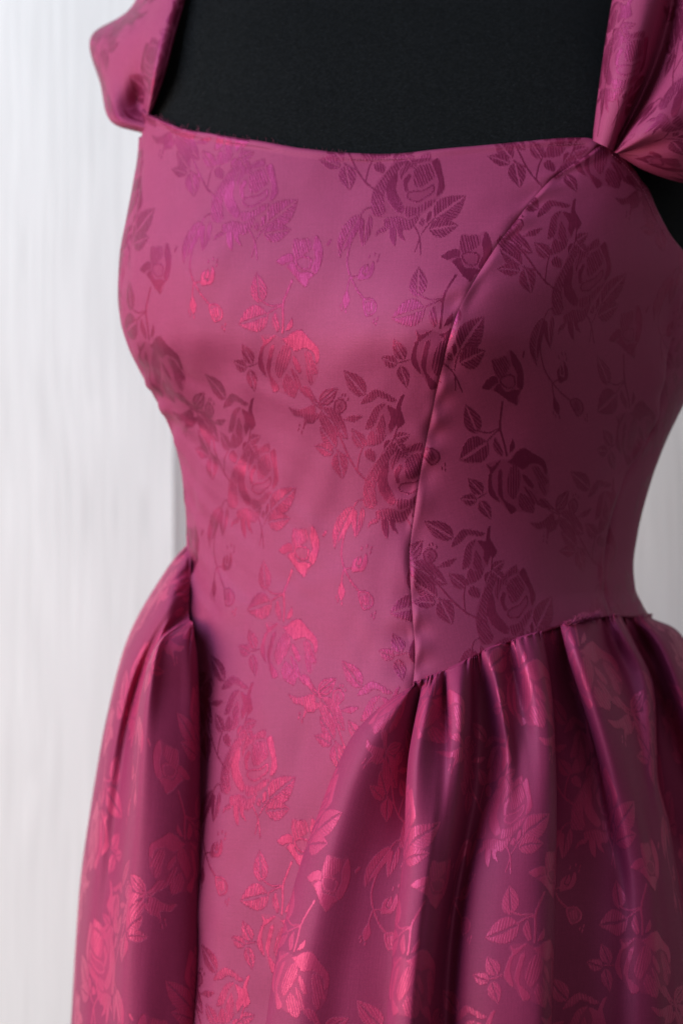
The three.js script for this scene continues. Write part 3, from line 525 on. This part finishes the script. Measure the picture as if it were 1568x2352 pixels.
{ const gs = [], p = along(neckPts.slice(0, 8), -1, 120);            // frayed threads at the neckline edge
  for (let i = 0; i < 80; i++) {
    const a = p[Math.floor(Math.pow(rnd(), 2.2) * 118)].clone(), L = .0012 + .003 * rnd() * rnd(), b = a.clone().add(new THREE.Vector3((rnd() - .4) * L, L * (.3 + rnd() * .8), L * (rnd() - .2))), m = a.clone().lerp(b, .5).add(new THREE.Vector3((rnd() - .5) * L * .7, 0, (rnd() - .5) * L * .6));
    gs.push(tube([a, m, b], .00007, 4, 3));
  }
  mesh('frayed_thread', mergeGeometries(gs), thread, dress).userData.kind = 'stuff'; }
{ const gs = [];                                                       // tuft of cut threads caught in the waist seam
  for (let i = 0; i < 260; i++) {
    const f = rnd(), [t, v] = onBody(lerp(1290, 1362, f), lerp(1438, 1424, f) + rnd() * 6), a = bodyPoint(t, v).addScaledVector(bodyNormal(t, v), .002 + .003 * rnd());
    const L = .004 + .003 * rnd(), b = a.clone().add(new THREE.Vector3((rnd() - .35) * L * .8, L * (.1 + .75 * rnd()) * (f > .2 ? 1 : .6), .002 + L * .5 * rnd())), m = a.clone().lerp(b, .6); m.z += .001; m.x += (rnd() - .5) * .001;
    gs.push(tube([a, m, b], .00014, 4, 4));
  }
  mesh('thread_tuft', mergeGeometries(gs), thread, dress).userData.kind = 'stuff'; }

// ------------------------------------------------------------------ dress form
{ const n = 512, d = new Uint8Array(n * n * 4), b = new Uint8Array(n * n * 4);
  for (let y = 0; y < n; y++) for (let x = 0; x < n; x++) {
    const o = (y * n + x) * 4, w = Math.sin(x * 64 / n * 2 * Math.PI) * Math.sin(y * 64 / n * 2 * Math.PI + (Math.floor(x * 64 / n) % 2) * Math.PI), q = hash(x >> 1, y >> 1), lint = q > .9985 ? 48 : 0, e = vnoise(x / 5, y / 5, 102, 102);
    const c = 9 + 26 * Math.pow(Math.max(0, w), 1.5) * (.3 + 1.2 * e) + 10 * (hash(x, y) - .5) + 16 * (vnoise(x / 9, y / 4 + 40, 57, 128) - .5) + lint; d.set([c, c + 1, c + 1.5].map((q) => clamp(q, 2, 255)).concat(255), o);
    const h = 127 + 90 * w + 30 * (e - .5); b.set([h, h, h, 255], o);
  }
  const tx = (a, s) => { const t = new THREE.DataTexture(a, n, n, THREE.RGBAFormat); t.wrapS = t.wrapT = THREE.RepeatWrapping; t.magFilter = THREE.LinearFilter; t.generateMipmaps = true; t.minFilter = THREE.LinearMipmapLinearFilter; if (s) t.colorSpace = THREE.SRGBColorSpace; t.repeat.set(1 / .06, 1 / .06); t.needsUpdate = true; return t; };
  const black = new THREE.MeshPhysicalMaterial({ map: tx(d, true), bumpMap: tx(b, false), bumpScale: .0003, roughness: .95, specularIntensity: .25, sheen: .05, sheenRoughness: .6, sheenColor: new THREE.Color(.5, .55, .6), side: THREE.DoubleSide });
  const g = gridGeometry(220, 200, (i, j) => {
    const v = lerp(-400, 1400, i / 220), t = j / 200 * 8, p = bodyPoint(t, v).addScaledVector(bodyNormal(t, v), -.0035);
    return { p, u: arc(Math.min(t, 7.99), v), v: p.y };
  });
  mesh('torso', g, black, form);
  const neck = new THREE.LatheGeometry([[.001, .13], [.05, .13], [.054, .122], [.056, .06], [.062, 0], [.075, -.03]].map(([x, y]) => new THREE.Vector2(x, y)), 64);
  const o = mesh('neck', neck, black, form); const c = bodyPoint(2.4, -400); o.position.set(.035, c.y + .005, -.195);
}

// ------------------------------------------------------------------ white wooden wall behind
{ const wall = new THREE.Group(); wall.name = 'wall'; wall.userData = { kind: 'structure', label: 'white painted wooden board wall behind the dress', category: 'wall' }; scene.add(wall);
  const nx = 512, ny = 1024, d = new Uint8Array(nx * ny * 4), b = new Uint8Array(nx * ny * 4);
  for (let y = 0; y < ny; y++) for (let x = 0; x < nx; x++) {
    const o = (y * nx + x) * 4, wob = 3 * vnoise(x * 9 / nx, y * 6 / ny, 9, 6), g1 = vnoise(x * 104 / nx + wob, y * 9 / ny, 104, 9), g2 = vnoise(x * 32 / nx + wob, y * 12 / ny, 32, 12), g3 = vnoise(x / 2, y * 26 / ny, 256, 26);
    const c = 219 + 5 * (g1 - .5) + 7 * (g2 - .5) + 4 * (g3 - .5) - (g1 > .84 ? 14 * (g1 - .84) / .16 : 0);
    d.set([c + 1, c + 1, c - 4, 255], o); const h = 140 + 70 * (g1 - .5) + 40 * (g3 - .5) + 30 * (g2 - .5); b.set([h, h, h, 255], o);
  }
  const tx = (a, s) => { const t = new THREE.DataTexture(a, nx, ny, THREE.RGBAFormat); t.wrapS = t.wrapT = THREE.RepeatWrapping; t.magFilter = THREE.LinearFilter; t.generateMipmaps = true; t.minFilter = THREE.LinearMipmapLinearFilter; if (s) t.colorSpace = THREE.SRGBColorSpace; t.repeat.set(1 / .35, 1 / .8); t.needsUpdate = true; return t; };
  const paint = new THREE.MeshStandardMaterial({ map: tx(d, true), bumpMap: tx(b, false), bumpScale: .0006, roughness: .8 });
  const Z = -.50, groove = at(440, 1176, Z).x, w = .43;
  const prof = new THREE.Shape(); const W = w - .010, c = .009;
  prof.moveTo(0, 0); prof.lineTo(W, 0); prof.lineTo(W, .016); prof.lineTo(W - c, .02); prof.lineTo(.0012, .02); prof.lineTo(0, .0188); prof.closePath();
  const board = new THREE.ExtrudeGeometry(prof, { depth: 3.2, bevelEnabled: false }); board.rotateX(Math.PI / 2);   // runs down along y, its face towards +z
  { const p = board.attributes.position, uv = board.attributes.uv; for (let i = 0; i < p.count; i++) uv.setXY(i, p.getX(i), p.getY(i)); }
  for (let k = -4; k <= 3; k++) { const o = mesh(k === -4 ? 'board' : 'board_' + String(k + 4).padStart(3, '0'), board, paint, wall); o.position.set(groove + .006 + k * w, 1.6, Z - .02); }
  const back = mesh('backing', new THREE.BoxGeometry(3.6, 3.2, .02), new THREE.MeshStandardMaterial({ color: 0xe0e0e0, roughness: .9 }), wall); back.position.set(0, 0, Z - .0148);
}

renderer.render(scene, camera);
